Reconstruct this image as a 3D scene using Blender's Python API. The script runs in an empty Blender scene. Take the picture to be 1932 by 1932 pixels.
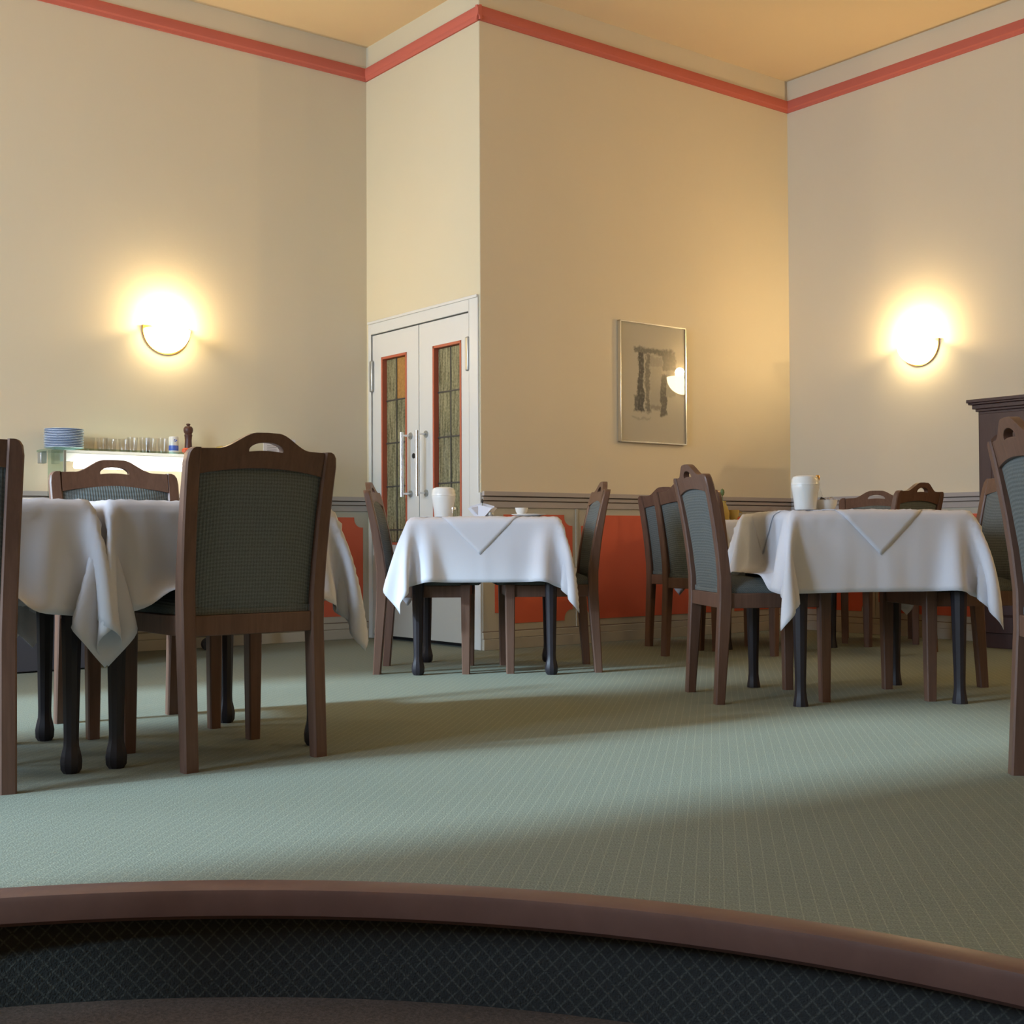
import bpy, bmesh, math, random
import numpy as np
from mathutils import Matrix, Vector
random.seed(7)
PI = math.pi
sc = bpy.context.scene
COL = sc.collection

# ---------------------------------------------------------------- camera
H = 0.66                                   # eye height above the upper floor
pitch, roll = 0.02052, -0.004564
f_ = Vector((0, math.cos(pitch), math.sin(pitch)))
r_ = Vector((1, 0, 0)); u_ = r_.cross(f_)
rr = math.cos(roll)*r_ + math.sin(roll)*u_
ur = -math.sin(roll)*r_ + math.cos(roll)*u_
cd = bpy.data.cameras.new('camera'); cam = bpy.data.objects.new('camera', cd); COL.objects.link(cam)
m = Matrix.Identity(4)
for i in range(3):
    m[i][0] = rr[i]; m[i][1] = ur[i]; m[i][2] = -f_[i]
m[2][3] = H
cam.matrix_world = m
cd.sensor_width = 36; cd.lens = 44.81; cd.clip_start = 0.05; cd.clip_end = 100
sc.camera = cam

# ---------------------------------------------------------------- room axes (plan)
TH = 0.657634
U = np.array([math.cos(TH), math.sin(TH)])      # along left / centre wall
V = np.array([math.sin(TH), -math.cos(TH)])     # along door / right wall, into the room
AD = np.array([-0.971, 8.547]); DB = AD + 1.2905*V; BC = DB + 2.7805*U
kw = lambda k, w: k*U + w*V
RZ = TH                                          # rotation about z that turns +x onto U
K_L = -1.7; W_R = 4.2                            # window wall, rear wall
CEIL = 3.975

# ---------------------------------------------------------------- world, sun, window light, exposure
w = bpy.data.worlds.new('world'); sc.world = w; w.use_nodes = True
bg = w.node_tree.nodes['Background']; bg.inputs[0].default_value = (0.62, 0.78, 1, 1); bg.inputs[1].default_value = 1.2
def light(name, kind, loc, energy, color, direction=None, **kwa):
    l = bpy.data.lights.new(name, kind); o = bpy.data.objects.new(name, l); COL.objects.link(o)
    l.energy = energy; l.color = color
    for k, val in kwa.items(): setattr(l, k, val)
    o.location = loc
    if direction is not None:
        o.rotation_euler = Vector(direction).to_track_quat('-Z', 'Y').to_euler()
    return o
COOL = (0.60, 0.78, 1.0); WARM = (1.0, 0.74, 0.38)
sd = math.cos(math.radians(8))*U + math.sin(math.radians(8))*V
light('hazy_sun', 'SUN', (-6, -3, 6), 2.4, (0.58, 0.82, 1.0), (sd[0], sd[1], -math.tan(math.radians(27))), angle=math.radians(5))
WINS = [(-6.09, -4.88), (-3.91, -2.78)]
WZ = (0.95, 3.25)
for i, (a, b) in enumerate(WINS):
    c = kw(K_L-0.32, (a+b)/2)
    light('window_daylight', 'AREA', (c[0], c[1], 2.35), 41, COOL, (U[0], U[1], -0.05), shape='RECTANGLE', size=1.15, size_y=2.6, spread=math.radians(138))
sc.view_settings.view_transform = 'Standard'; sc.view_settings.look = 'None'
sc.view_settings.gamma = 1; sc.view_settings.use_curve_mapping = False
sc.view_settings.exposure = 1.52

# ---------------------------------------------------------------- materials
def mat(name, col, rough=0.6, metal=0.0, spec=0.5, **kwa):
    mt = bpy.data.materials.new(name); mt.use_nodes = True
    p = mt.node_tree.nodes['Principled BSDF']
    p.inputs['Base Color'].default_value = (*col, 1); p.inputs['Roughness'].default_value = rough
    p.inputs['Metallic'].default_value = metal; p.inputs['Specular IOR Level'].default_value = spec
    for k, val in kwa.items(): p.inputs[k.replace('_', ' ')].default_value = val
    mt.diffuse_color = (*col, 1)
    return mt
def nd(mt, typ, **props):
    n = mt.node_tree.nodes.new(typ)
    for k, val in props.items(): setattr(n, k, val)
    return n
def lk(mt, a, b): mt.node_tree.links.new(a, b)
def P(mt): return mt.node_tree.nodes['Principled BSDF']
def setin(mt, sock, val):
    if hasattr(val, 'is_linked') or hasattr(val, 'links'): lk(mt, val, sock)
    else: sock.default_value = val
def mth(mt, op, a, b=0.0, c=0.0, clamp=False):
    n = nd(mt, 'ShaderNodeMath', operation=op, use_clamp=clamp)
    setin(mt, n.inputs[0], a); setin(mt, n.inputs[1], b); setin(mt, n.inputs[2], c)
    return n.outputs[0]
def mixc(mt, fac, a, b):
    n = nd(mt, 'ShaderNodeMix', data_type='RGBA')
    setin(mt, n.inputs[0], fac)
    for s, val in ((n.inputs[6], a), (n.inputs[7], b)):
        if isinstance(val, tuple): s.default_value = (*val, 1)
        else: lk(mt, val, s)
    return n.outputs[2]
def noise(mt, scale, detail=3, vec=None, rough=0.5):
    n = nd(mt, 'ShaderNodeTexNoise'); n.inputs['Scale'].default_value = scale; n.inputs['Detail'].default_value = detail
    n.inputs['Roughness'].default_value = rough
    if vec is not None: lk(mt, vec, n.inputs['Vector'])
    return n
def objco(mt, scale=(1, 1, 1), rot=(0, 0, 0), out='Object'):
    t = nd(mt, 'ShaderNodeTexCoord'); mp = nd(mt, 'ShaderNodeMapping')
    mp.inputs['Scale'].default_value = scale; mp.inputs['Rotation'].default_value = rot
    lk(mt, t.outputs[out], mp.inputs[0]); return mp.outputs[0]
def bump(mt, h, strength=0.3, dist=0.002):
    b = nd(mt, 'ShaderNodeBump'); b.inputs['Strength'].default_value = strength; b.inputs['Distance'].default_value = dist
    lk(mt, h, b.inputs['Height']); lk(mt, b.outputs[0], P(mt).inputs['Normal'])
def plaster(name, col, var=0.04):
    mt = mat(name, col, 0.85, spec=0.25)
    n1 = noise(mt, 1.3, 4, objco(mt)); n2 = noise(mt, 60, 3, objco(mt))
    lk(mt, mixc(mt, n1.outputs[0], tuple(c*(1-var) for c in col), tuple(min(1, c*(1+var)) for c in col)), P(mt).inputs['Base Color'])
    bump(mt, n2.outputs[0], 0.15, 0.002); return mt
def wood(name, dark, lightc, scale=(60, 60, 4), rough=0.42):
    mt = mat(name, dark, rough, spec=0.4)
    n1 = noise(mt, 1.0, 5, objco(mt, scale), 0.65)
    n2 = noise(mt, 2.2, 2, objco(mt))
    f = mth(mt, 'MULTIPLY_ADD', n1.outputs[0], 1.5, -0.35, True)
    f2 = mth(mt, 'ADD', mth(mt, 'MULTIPLY', f, 0.75), mth(mt, 'MULTIPLY', n2.outputs[0], 0.35), clamp=True)
    lk(mt, mixc(mt, f2, dark, lightc), P(mt).inputs['Base Color'])
    bump(mt, n1.outputs[0], 0.2, 0.0008); return mt
WALLC = (0.66, 0.57, 0.42)
M = {}
M['wall'] = plaster('cream_wall_paint', WALLC)
M['wall_cream'] = plaster('pale_wall_paint', (0.60, 0.54, 0.39))
M['ceiling'] = plaster('ceiling_paint', (0.80, 0.60, 0.35))
M['wainscot'] = plaster('wainscot_paint', (0.46, 0.42, 0.34))
M['dado'] = plaster('dado_paint', (0.40, 0.35, 0.32))
M['groove'] = plaster('groove_paint', (0.20, 0.155, 0.12))
M['stripe'] = plaster('coral_stripe_paint', (0.53, 0.135, 0.095))
M['orange'] = plaster('orange_panel_paint', (0.62, 0.125, 0.065), 0.12)
M['door'] = mat('white_door_paint', (0.62, 0.62, 0.60), 0.35)
M['door_low'] = mat('kick_panel_paint', (0.40, 0.38, 0.33), 0.5)
M['doortrim'] = mat('red_glazing_paint', (0.42, 0.10, 0.05), 0.45)
M['black'] = mat('black_iron', (0.015, 0.015, 0.017), 0.45)
M['lead'] = mat('dark_glazing_lead', (0.05, 0.045, 0.04), 0.5)
M['chrome'] = mat('polished_steel', (0.75, 0.76, 0.78), 0.22, 1.0)
M['greymetal'] = mat('dull_grey_metal', (0.42, 0.43, 0.42), 0.4, 0.7)
M['brass'] = mat('brass', (0.75, 0.42, 0.12), 0.3, 1.0)
M['alu'] = mat('silver_frame', (0.80, 0.76, 0.68), 0.22, 1.0)
M['chairwood'] = wood('reddish_chair_wood', (0.080, 0.040, 0.027), (0.185, 0.100, 0.068))
M['tablewood'] = wood('near_black_table_wood', (0.012, 0.010, 0.014), (0.028, 0.022, 0.026))
M['cabwood'] = wood('dark_cabinet_wood', (0.045, 0.022, 0.022), (0.085, 0.045, 0.04))
M['nosing'] = wood('oiled_nosing_wood', (0.11, 0.058, 0.047), (0.19, 0.105, 0.082), (8, 8, 8))
# upholstery: small diamonds
mt = mat('grey_green_diamond_weave', (0.12, 0.14, 0.13), 0.9, spec=0.2); M['fabric'] = mt
co = objco(mt); sx = nd(mt, 'ShaderNodeSeparateXYZ'); lk(mt, co, sx.inputs[0])
hz = mth(mt, 'ADD', sx.outputs[2], sx.outputs[1])
a1 = mth(mt, 'SINE', mth(mt, 'MULTIPLY', mth(mt, 'ADD', sx.outputs[0], hz), 330)); a2 = mth(mt, 'SINE', mth(mt, 'MULTIPLY', mth(mt, 'SUBTRACT', sx.outputs[0], hz), 330))
dm = mth(mt, 'MULTIPLY_ADD', mth(mt, 'MULTIPLY', a1, a2), 0.5, 0.5)
nn = noise(mt, 400, 2, co)
dmf = mth(mt, 'MULTIPLY_ADD', nn.outputs[0], 0.8, mth(mt, 'MULTIPLY', dm, 0.36), clamp=True)
lk(mt, mixc(mt, dmf, (0.036, 0.042, 0.041), (0.18, 0.20, 0.20)), P(mt).inputs['Base Color']); bump(mt, dm, 0.7, 0.002)
# table linen
mt = mat('white_table_linen', (0.76, 0.76, 0.82), 0.8, spec=0.2, Subsurface_Weight=0.0); M['linen'] = mt
nn = noise(mt, 500, 2, objco(mt, (1, 1, 1))); bump(mt, nn.outputs[0], 0.12, 0.0006)
tr = nd(mt, 'ShaderNodeBsdfTranslucent'); tr.inputs[0].default_value = (0.8, 0.76, 0.7, 1)
ms = nd(mt, 'ShaderNodeMixShader'); ms.inputs[0].default_value = 0.16
out = mt.node_tree.nodes['Material Output']
lk(mt, P(mt).outputs[0], ms.inputs[1]); lk(mt, tr.outputs[0], ms.inputs[2]); lk(mt, ms.outputs[0], out.inputs[0])
M['china'] = mat('white_china', (0.74, 0.73, 0.70), 0.25)
M['bluelit_china'] = mat('white_china_blue_lit', (0.58, 0.68, 0.85), 0.3)  # white china with the blue light on the plates put into its colour
M['white'] = mat('white_laminate', (0.75, 0.75, 0.73), 0.4)
M['cobalt'] = mat('cobalt_blue', (0.07, 0.13, 0.5), 0.3)
M['pepper'] = wood('dark_turned_wood', (0.05, 0.018, 0.014), (0.10, 0.04, 0.03))
M['tomato'] = mat('tomato_red', (0.62, 0.09, 0.03), 0.3)
M['bread'] = plaster('straw_yellow', (0.42, 0.30, 0.09), 0.3)
M['leaf'] = mat('dull_green', (0.10, 0.14, 0.04), 0.5)
M['paper'] = mat('picture_paper', (0.50, 0.45, 0.38), 0.8)
M['darkbody'] = mat('dark_cabinet_body', (0.07, 0.07, 0.085), 0.4)
M['card'] = mat('pale_card', (0.62, 0.58, 0.60), 0.6)
def glass(name, col, rough=0.02, mixv=0.12):
    mt = bpy.data.materials.new(name); mt.use_nodes = True
    nt = mt.node_tree; nt.nodes.remove(nt.nodes['Principled BSDF']); out = nt.nodes['Material Output']
    t = nd(mt, 'ShaderNodeBsdfTransparent'); t.inputs[0].default_value = (*col, 1)
    g = nd(mt, 'ShaderNodeBsdfGlossy'); g.inputs['Roughness'].default_value = rough
    fr = nd(mt, 'ShaderNodeFresnel'); fr.inputs[0].default_value = 1.5
    s = nd(mt, 'ShaderNodeMixShader'); ge = nd(mt, 'ShaderNodeNewGeometry'); lk(mt, mth(mt, 'MULTIPLY', mth(mt, 'ADD', fr.outputs[0], mixv*0.3, clamp=True), mth(mt, 'SUBTRACT', 1.0, ge.outputs['Backfacing'])), s.inputs[0])
    lk(mt, t.outputs[0], s.inputs[1]); lk(mt, g.outputs[0], s.inputs[2]); lk(mt, s.outputs[0], out.inputs[0]); return mt
M['shelfglass'] = glass('green_tinted_glass', (0.72, 0.84, 0.80))
M['clearglass'] = glass('clear_glass', (0.97, 0.97, 0.97), mixv=0.1)
M['picglass'] = glass('picture_glass', (0.98, 0.98, 0.97))
def emit(name, col, s):
    mt = bpy.data.materials.new(name); mt.use_nodes = True; nt = mt.node_tree
    nt.nodes.remove(nt.nodes['Principled BSDF']); e = nd(mt, 'ShaderNodeEmission')
    e.inputs[0].default_value = (*col, 1); e.inputs[1].default_value = s; lk(mt, e.outputs[0], nt.nodes['Material Output'].inputs[0]); return mt
M['lampbowl'] = emit('lit_opal_glass', (1.0, 0.80, 0.45), 9.0)
M['tube'] = emit('lit_tube', (1.0, 0.95, 0.86), 3.5)
# patterned door glass
mt = mat('olive_ripple_glass', (0.2, 0.2, 0.12), 0.25); M['olive'] = mt
n1 = noise(mt, 1, 4, objco(mt, (70, 70, 5))); n2 = noise(mt, 70, 3, objco(mt))
ff = mth(mt, 'MULTIPLY_ADD', mth(mt, 'ADD', n1.outputs[0], mth(mt, 'MULTIPLY', n2.outputs[0], 0.5)), 2.6, -1.45, True)
lk(mt, mixc(mt, ff, (0.075, 0.072, 0.035), (0.30, 0.275, 0.16)), P(mt).inputs['Base Color']); bump(mt, n2.outputs[0], 0.5, 0.003)
mt = mat('amber_ripple_glass', (0.35, 0.17, 0.04), 0.25); M['amber'] = mt
n2 = noise(mt, 60, 3, objco(mt)); lk(mt, mixc(mt, n2.outputs[0], (0.20, 0.11, 0.03), (0.50, 0.25, 0.07)), P(mt).inputs['Base Color']); bump(mt, n2.outputs[0], 0.5, 0.003)
# carpets
mt = mat('green_dotted_carpet', (0.2, 0.25, 0.2), 1.0, spec=0.1); M['carpet'] = mt
co = objco(mt, (1, 1, 1), (0, 0, math.radians(9))); sx = nd(mt, 'ShaderNodeSeparateXYZ'); lk(mt, co, sx.inputs[0])
def lines(axis, per, wd):
    fr = mth(mt, 'FRACT', mth(mt, 'DIVIDE', sx.outputs[axis], per))
    return mth(mt, 'SUBTRACT', 1.0, mth(mt, 'DIVIDE', mth(mt, 'ABSOLUTE', mth(mt, 'SUBTRACT', fr, 0.5)), wd), clamp=True)
lx = lines(0, 0.027, 0.055); ly = lines(1, 0.027, 0.07); dots = lines(1, 0.009, 0.36)
ln = mth(mt, 'MULTIPLY', mth(mt, 'MAXIMUM', mth(mt, 'MULTIPLY', lx, mth(mt, 'MULTIPLY_ADD', dots, 0.7, 0.3)), mth(mt, 'MULTIPLY', ly, 0.35)), 0.62)
n1 = noise(mt, 220, 3, objco(mt)); n0 = noise(mt, 1.2, 3, objco(mt))
base = mixc(mt, n1.outputs[0], (0.118, 0.130, 0.105), (0.270, 0.298, 0.245))
base = mixc(mt, mth(mt, 'MULTIPLY', n0.outputs[0], 0.25), base, (0.20, 0.20, 0.14))
lk(mt, mixc(mt, ln, base, (0.46, 0.47, 0.34)), P(mt).inputs['Base Color']); bump(mt, n1.outputs[0], 0.6, 0.003)
mt = mat('dark_trellis_carpet', (0.03, 0.035, 0.035), 1.0, spec=0.1); M['riser'] = mt
t = nd(mt, 'ShaderNodeUVMap'); sx = nd(mt, 'ShaderNodeSeparateXYZ'); lk(mt, t.outputs[0], sx.inputs[0])
def fr2(a, s): return mth(mt, 'ABSOLUTE', mth(mt, 'SUBTRACT', mth(mt, 'FRACT', mth(mt, 'DIVIDE', a, s)), 0.5))
p1 = fr2(mth(mt, 'ADD', sx.outputs[0], sx.outputs[1]), 0.030); p2 = fr2(mth(mt, 'SUBTRACT', sx.outputs[0], sx.outputs[1]), 0.030)
n1 = noise(mt, 260, 3, objco(mt))
trl = mth(mt, 'MAXIMUM', mth(mt, 'SUBTRACT', 1, mth(mt, 'DIVIDE', p1, 0.13), clamp=True), mth(mt, 'SUBTRACT', 1, mth(mt, 'DIVIDE', p2, 0.13), clamp=True))
trl = mth(mt, 'MULTIPLY', trl, mth(mt, 'MULTIPLY_ADD', n1.outputs[0], 1.8, -0.5, True))
lk(mt, mixc(mt, trl, (0.040, 0.044, 0.044), (0.14, 0.15, 0.135)), P(mt).inputs['Base Color']); bump(mt, n1.outputs[0], 0.6, 0.003)
mt = mat('brown_carpet', (0.08, 0.06, 0.05), 1.0, spec=0.1); M['brown'] = mt
n1 = noise(mt, 150, 3, objco(mt)); lk(mt, mixc(mt, n1.outputs[0], (0.035, 0.028, 0.022), (0.16, 0.115, 0.09)), P(mt).inputs['Base Color']); bump(mt, n1.outputs[0], 0.6, 0.003)
# ink print
mt = mat('ink_print_on_paper', (0.5, 0.45, 0.38), 0.8); M['ink'] = mt
t = nd(mt, 'ShaderNodeUVMap'); nz = noise(mt, 9, 5, t.outputs[0], 0.7); nz2 = noise(mt, 40, 3, t.outputs[0])
sx = nd(mt, 'ShaderNodeSeparateXYZ'); lk(mt, t.outputs[0], sx.inputs[0])
uu = mth(mt, 'ADD', sx.outputs[0], mth(mt, 'MULTIPLY_ADD', nz.outputs[0], 0.16, -0.08)); vv = mth(mt, 'ADD', sx.outputs[1], mth(mt, 'MULTIPLY_ADD', nz.outputs[0], -0.10, 0.05))
def rect(x0, x1, y0, y1, d, soft=0.02):
    def ramp(a): return mth(mt, 'MULTIPLY_ADD', a, 1/soft, 0.5, True)
    r = mth(mt, 'MINIMUM', mth(mt, 'MINIMUM', ramp(mth(mt, 'SUBTRACT', uu, x0)), ramp(mth(mt, 'SUBTRACT', x1, uu))), mth(mt, 'MINIMUM', ramp(mth(mt, 'SUBTRACT', vv, y0)), ramp(mth(mt, 'SUBTRACT', y1, vv))))
    return mth(mt, 'MULTIPLY', r, d)
ink = None
for R_ in ((0.22, 0.80, 0.205, 0.255, 0.75), (0.27, 0.365, 0.24, 0.74, 0.95), (0.22, 0.36, 0.60, 0.735, 0.85), (0.39, 0.45, 0.26, 0.75, 0.7),
           (0.45, 0.64, 0.27, 0.36, 0.35), (0.62, 0.70, 0.42, 0.76, 0.85), (0.65, 0.84, 0.22, 0.385, 0.7), (0.46, 0.62, 0.36, 0.70, 0.18),
           (0.17, 0.45, 0.79, 0.80, 0.4), (0.70, 0.83, 0.385, 0.6, 0.28), (0.45, 0.62, 0.68, 0.72, 0.5)):
    q = rect(*R_); ink = q if ink is None else mth(mt, 'MAXIMUM', ink, q)
ink = mth(mt, 'MULTIPLY', ink, mth(mt, 'MULTIPLY_ADD', nz2.outputs[0], 1.4, 0.3, True))
lk(mt, mixc(mt, ink, (0.50, 0.45, 0.37), (0.03, 0.027, 0.025)), P(mt).inputs['Base Color'])

# ---------------------------------------------------------------- mesh helpers
class MB:
    def __init__(s): s.v = []; s.f = []; s.uv = None
    def add(s, vs, fs):
        b = len(s.v); s.v += [tuple(map(float, p)) for p in vs]; s.f += [tuple(b+i for i in f) for f in fs]; return s
    def box(s, x0, x1, y0, y1, z0, z1):
        return s.add([(x, y, z) for z in (z0, z1) for y in (y0, y1) for x in (x0, x1)],
                     [(0, 2, 3, 1), (4, 5, 7, 6), (0, 1, 5, 4), (2, 6, 7, 3), (0, 4, 6, 2), (1, 3, 7, 5)])
    def loft(s, rings, close=True, caps=True):
        n = len(rings[0]); vs = [p for r in rings for p in r]; fs = []
        for i in range(len(rings)-1):
            for j in range(n if close else n-1):
                k = (j+1) % n; fs.append((i*n+j, i*n+k, (i+1)*n+k, (i+1)*n+j))
        if caps: fs += [tuple(range(n))[::-1], tuple((len(rings)-1)*n+j for j in range(n))]
        return s.add(vs, fs)
    def lathe(s, prof, n=20, c=(0, 0, 0), ang=None, caps=True):
        full = ang is None; a0, a1 = ang or (0, 2*PI); cnt = n if full else n+1
        rings = [[(c[0]+r*math.cos(a0+(a1-a0)*j/n), c[1]+r*math.sin(a0+(a1-a0)*j/n), c[2]+z) for j in range(cnt)] for r, z in prof]
        return s.loft(rings, close=full, caps=caps and full)
    def tube(s, pts, r, n=8):
        rings = []
        for i, p in enumerate(pts):
            a = Vector(pts[max(0, i-1)]); b = Vector(pts[min(len(pts)-1, i+1)]); d = (b-a).normalized()
            q = d.to_track_quat('Z', 'Y'); ri = r[i] if isinstance(r, (list, tuple)) else r
            rings.append([tuple(Vector(p)+q @ Vector((ri*math.cos(2*PI*j/n), ri*math.sin(2*PI*j/n), 0))) for j in range(n)])
        return s.loft(rings)
    def build(s, name, m_, parent=None, bevel=0, smooth=35, sub=0, solid=0, kind=None, label=None):
        me = bpy.data.meshes.new(name); me.from_pydata(s.v, [], s.f)
        bm = bmesh.new(); bm.from_mesh(me); bmesh.ops.remove_doubles(bm, verts=bm.verts, dist=1e-5)
        bmesh.ops.recalc_face_normals(bm, faces=bm.faces); bm.to_mesh(me); bm.free()
        me.materials.append(m_)
        if s.uv:
            ul = me.uv_layers.new(name='UVMap')
            for lo in me.loops: ul.data[lo.index].uv = s.uv(me.vertices[lo.vertex_index].co)
        if smooth: me.shade_smooth(); me.set_sharp_from_angle(angle=math.radians(smooth))
        o = bpy.data.objects.new(name, me); COL.objects.link(o)
        if parent is not None: o.parent = parent
        if bevel:
            b = o.modifiers.new('bevel', 'BEVEL'); b.width = bevel; b.segments = 2; b.limit_method = 'ANGLE'; b.angle_limit = math.radians(40)
        if solid:
            b = o.modifiers.new('solid', 'SOLIDIFY'); b.thickness = solid; b.offset = 1
        if sub:
            b = o.modifiers.new('sub', 'SUBSURF'); b.levels = sub; b.render_levels = sub
        if kind: o['kind'] = kind
        if label: o['label'] = label
        return o
def empty(name, loc, rz=0, label=None, cat=None, group=None, kind=None):
    o = bpy.data.objects.new(name, None); COL.objects.link(o); o.location = loc; o.rotation_euler = (0, 0, rz); o.empty_display_size = 0.1
    tag(o, label, cat, group, kind); return o
def tag(o, label=None, cat=None, group=None, kind=None):
    if label: o['label'] = label
    if cat: o['category'] = cat
    if group: o['group'] = group
    if kind: o['kind'] = kind
    return o
def copy_tree(o, parent=None):
    c = o.copy(); COL.objects.link(c); c.parent = parent
    for ch in o.children: copy_tree(ch, c)
    return c
def rrect(x, y, hx, hy, z, c=0.006, dx0=0.0):
    return [(x-hx+c+dx0, y-hy, z), (x+hx-c, y-hy, z), (x+hx, y-hy+c, z), (x+hx, y+hy-c, z), (x+hx-c, y+hy, z), (x-hx+c+dx0, y+hy, z), (x-hx+dx0, y+hy-c, z), (x-hx+dx0, y-hy+c, z)]

# ---------------------------------------------------------------- room shell
# helper: a wall built in its own frame: origin O, x along d (plan), y = INTO the room, z up
def frame(name, O, d, kind='structure', label=None):
    """Empty at O; local +x runs along plan vector d, local +y is left of it."""
    return empty(name, (O[0], O[1], 0), math.atan2(d[1], d[0]), kind=kind)
T = 0.12
# left wall (A): from AD going -U ; into room = +V side.  local x = -U, left of -U is ... computed below
def into(d, n): return 1 if (-d[1]*n[0]+d[0]*n[1]) > 0 else -1
walls = {}
L_A = (AD@U) - K_L; L_C = W_R - BC@V
spec = [('wall_left', AD, -U, V, L_A), ('wall_door_side', AD, V, -U, 1.2905), ('wall_centre', DB, U, V, 2.7805), ('wall_right', BC, V, -U, L_C)]
PTOP, PBOT = 0.802, 0.150
def notch_panel(x0, x1, z0, z1, s, y0, y1, r=0.055):
    """orange panel outline with scooped corners; s = sign of the room side"""
    pts = []
    st = 0.012
    def corner(cx, cz, a0, a1):
        return [(cx+r*math.cos(a), cz+r*math.sin(a)) for a in np.linspace(a0, a1, 6)]
    pts += [(x0+r+st, z0)] + [(x1-r-st, z0)]
    pts += corner(x1-st, z0+st, PI, PI/2); pts += [(x1, z0+r+st), (x1, z1-r-st)]
    pts += corner(x1-st, z1-st, -PI/2, -PI); pts += [(x1-r-st, z1), (x0+r+st, z1)]
    pts += corner(x0+st, z1-st, 0, -PI/2); pts += [(x0, z1-r-st), (x0, z0+r+st)]
    pts += corner(x0+st, z0+st, PI/2, 0)
    return MB().loft([[(x, y0*s, z) for x, z in pts], [(x, y1*s, z) for x, z in pts]])
for name, O, d, n, L in spec:
    e = frame(name, O, d); s = into(d, n); walls[name] = (e, s)
    wm = M['wall_cream'] if name == 'wall_door_side' else M['wall']
    if name == 'wall_door_side':
        mb = MB(); mb.box(0, 0.035, min(0, -T*s), max(0, -T*s), -0.25, CEIL); mb.box(1.2785, 1.2885, min(0, -T*s), max(0, -T*s), -0.25, CEIL)
        mb.box(0.035, 1.2785, min(0, -T*s), max(0, -T*s), 2.11, CEIL); mb.build('plaster', wm, e, smooth=0)
        continue
    ext = T if name == 'wall_left' else 0
    MB().box(-ext if name != 'wall_centre' else 0.002, L, min(0, -T*s), max(0, -T*s), -0.25, CEIL).build('plaster', wm, e, smooth=0)
    # wainscot board, panels, dado, baseboard
    MB().box(0.0, L, min(0, 0.016*s), max(0, 0.016*s), 0.0, 0.93).build('wainscot_board', M['wainscot'], e, smooth=0)
    pans = {'wall_centre': [(0.086, 0.690), (0.764, 2.016), (2.09, 2.694)],
            'wall_left': [(0.045, 1.25), (1.33, 1.95), (2.03, 3.2), (3.3, 4.4), (4.5, 5.6)],
            'wall_right': [(0.086, 0.69), (0.764, 1.70), (1.78, 3.0), (3.1, 4.3), (4.4, 5.6), (5.7, 6.9)]}[name]
    for a, b in pans:
        notch_panel(a, b, PBOT, PTOP, s, 0.004, 0.0185).build('panel', M['orange'], e, smooth=0, label='orange-red painted wainscot panel with scooped corners')
        if b+0.05 < L:
            MB().box(b+0.028, b+0.046, 0.01*s if s > 0 else -0.021, 0.021 if s > 0 else -0.01, 0.11, 0.86).build('moulding', M['wainscot'], e, smooth=0)
def trims():
    i = 0
    for name, O, d, n, L in spec:
        e0, s = walls[name]
        if name != 'wall_door_side':
            # dado rail (profiled) --------------------------------
            i += 1
            e = frame('trim_%d' % i, O, d)
            def strip(x0, x1, y1, z0, z1, nm, mm, y0=0.0):
                MB().box(x0, x1, min(y0*s, y1*s), max(y0*s, y1*s), z0, z1).build(nm, mm, e, smooth=0, bevel=0.002)
            x0 = -0.0 if name != 'wall_centre' else -0.006
            strip(x0, L, 0.040, 0.911, 0.938, 'rail_cap', M['dado'], 0.016)
            strip(x0, L, 0.030, 0.884, 0.905, 'rail_bead', M['dado'], 0.016)
            strip(x0, L, 0.022, 0.905, 0.911, 'rail_groove', M['groove'], 0.010)
            strip(x0, L, 0.020, 0.878, 0.884, 'rail_groove', M['groove'], 0.010)
            strip(x0, L, 0.024, 0.842, 0.878, 'rail_skirt', M['dado'], 0.012)
            b = frame('baseboard_'+name.split('_')[1], O, d); e = b
            strip(x0, L, 0.034, 0.0, 0.064, 'board', M['wainscot'], 0.0)
            strip(x0, L, 0.026, 0.066, 0.104, 'board_moulding', M['wainscot'], 0.0)
            strip(x0, L, 0.018, 0.104, 0.111, 'board_groove', M['groove'], 0.012)
        i += 1
        e = frame('trim_%d' % i, O, d)
        xx0 = -0.028 if name == 'wall_centre' else 0
        xx1 = L+0.028 if name == 'wall_door_side' else L
        MB().loft([[(x, y*s, z) for y, z in ((0, 3.742), (0.012, 3.742), (0.016, 3.760), (0.024, 3.768), (0.028, 3.800), (0.018, 3.826), (0, 3.828))] for x in (xx0, xx1)]).build('cornice_stripe', M['stripe'], e, smooth=30)
trims()
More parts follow.
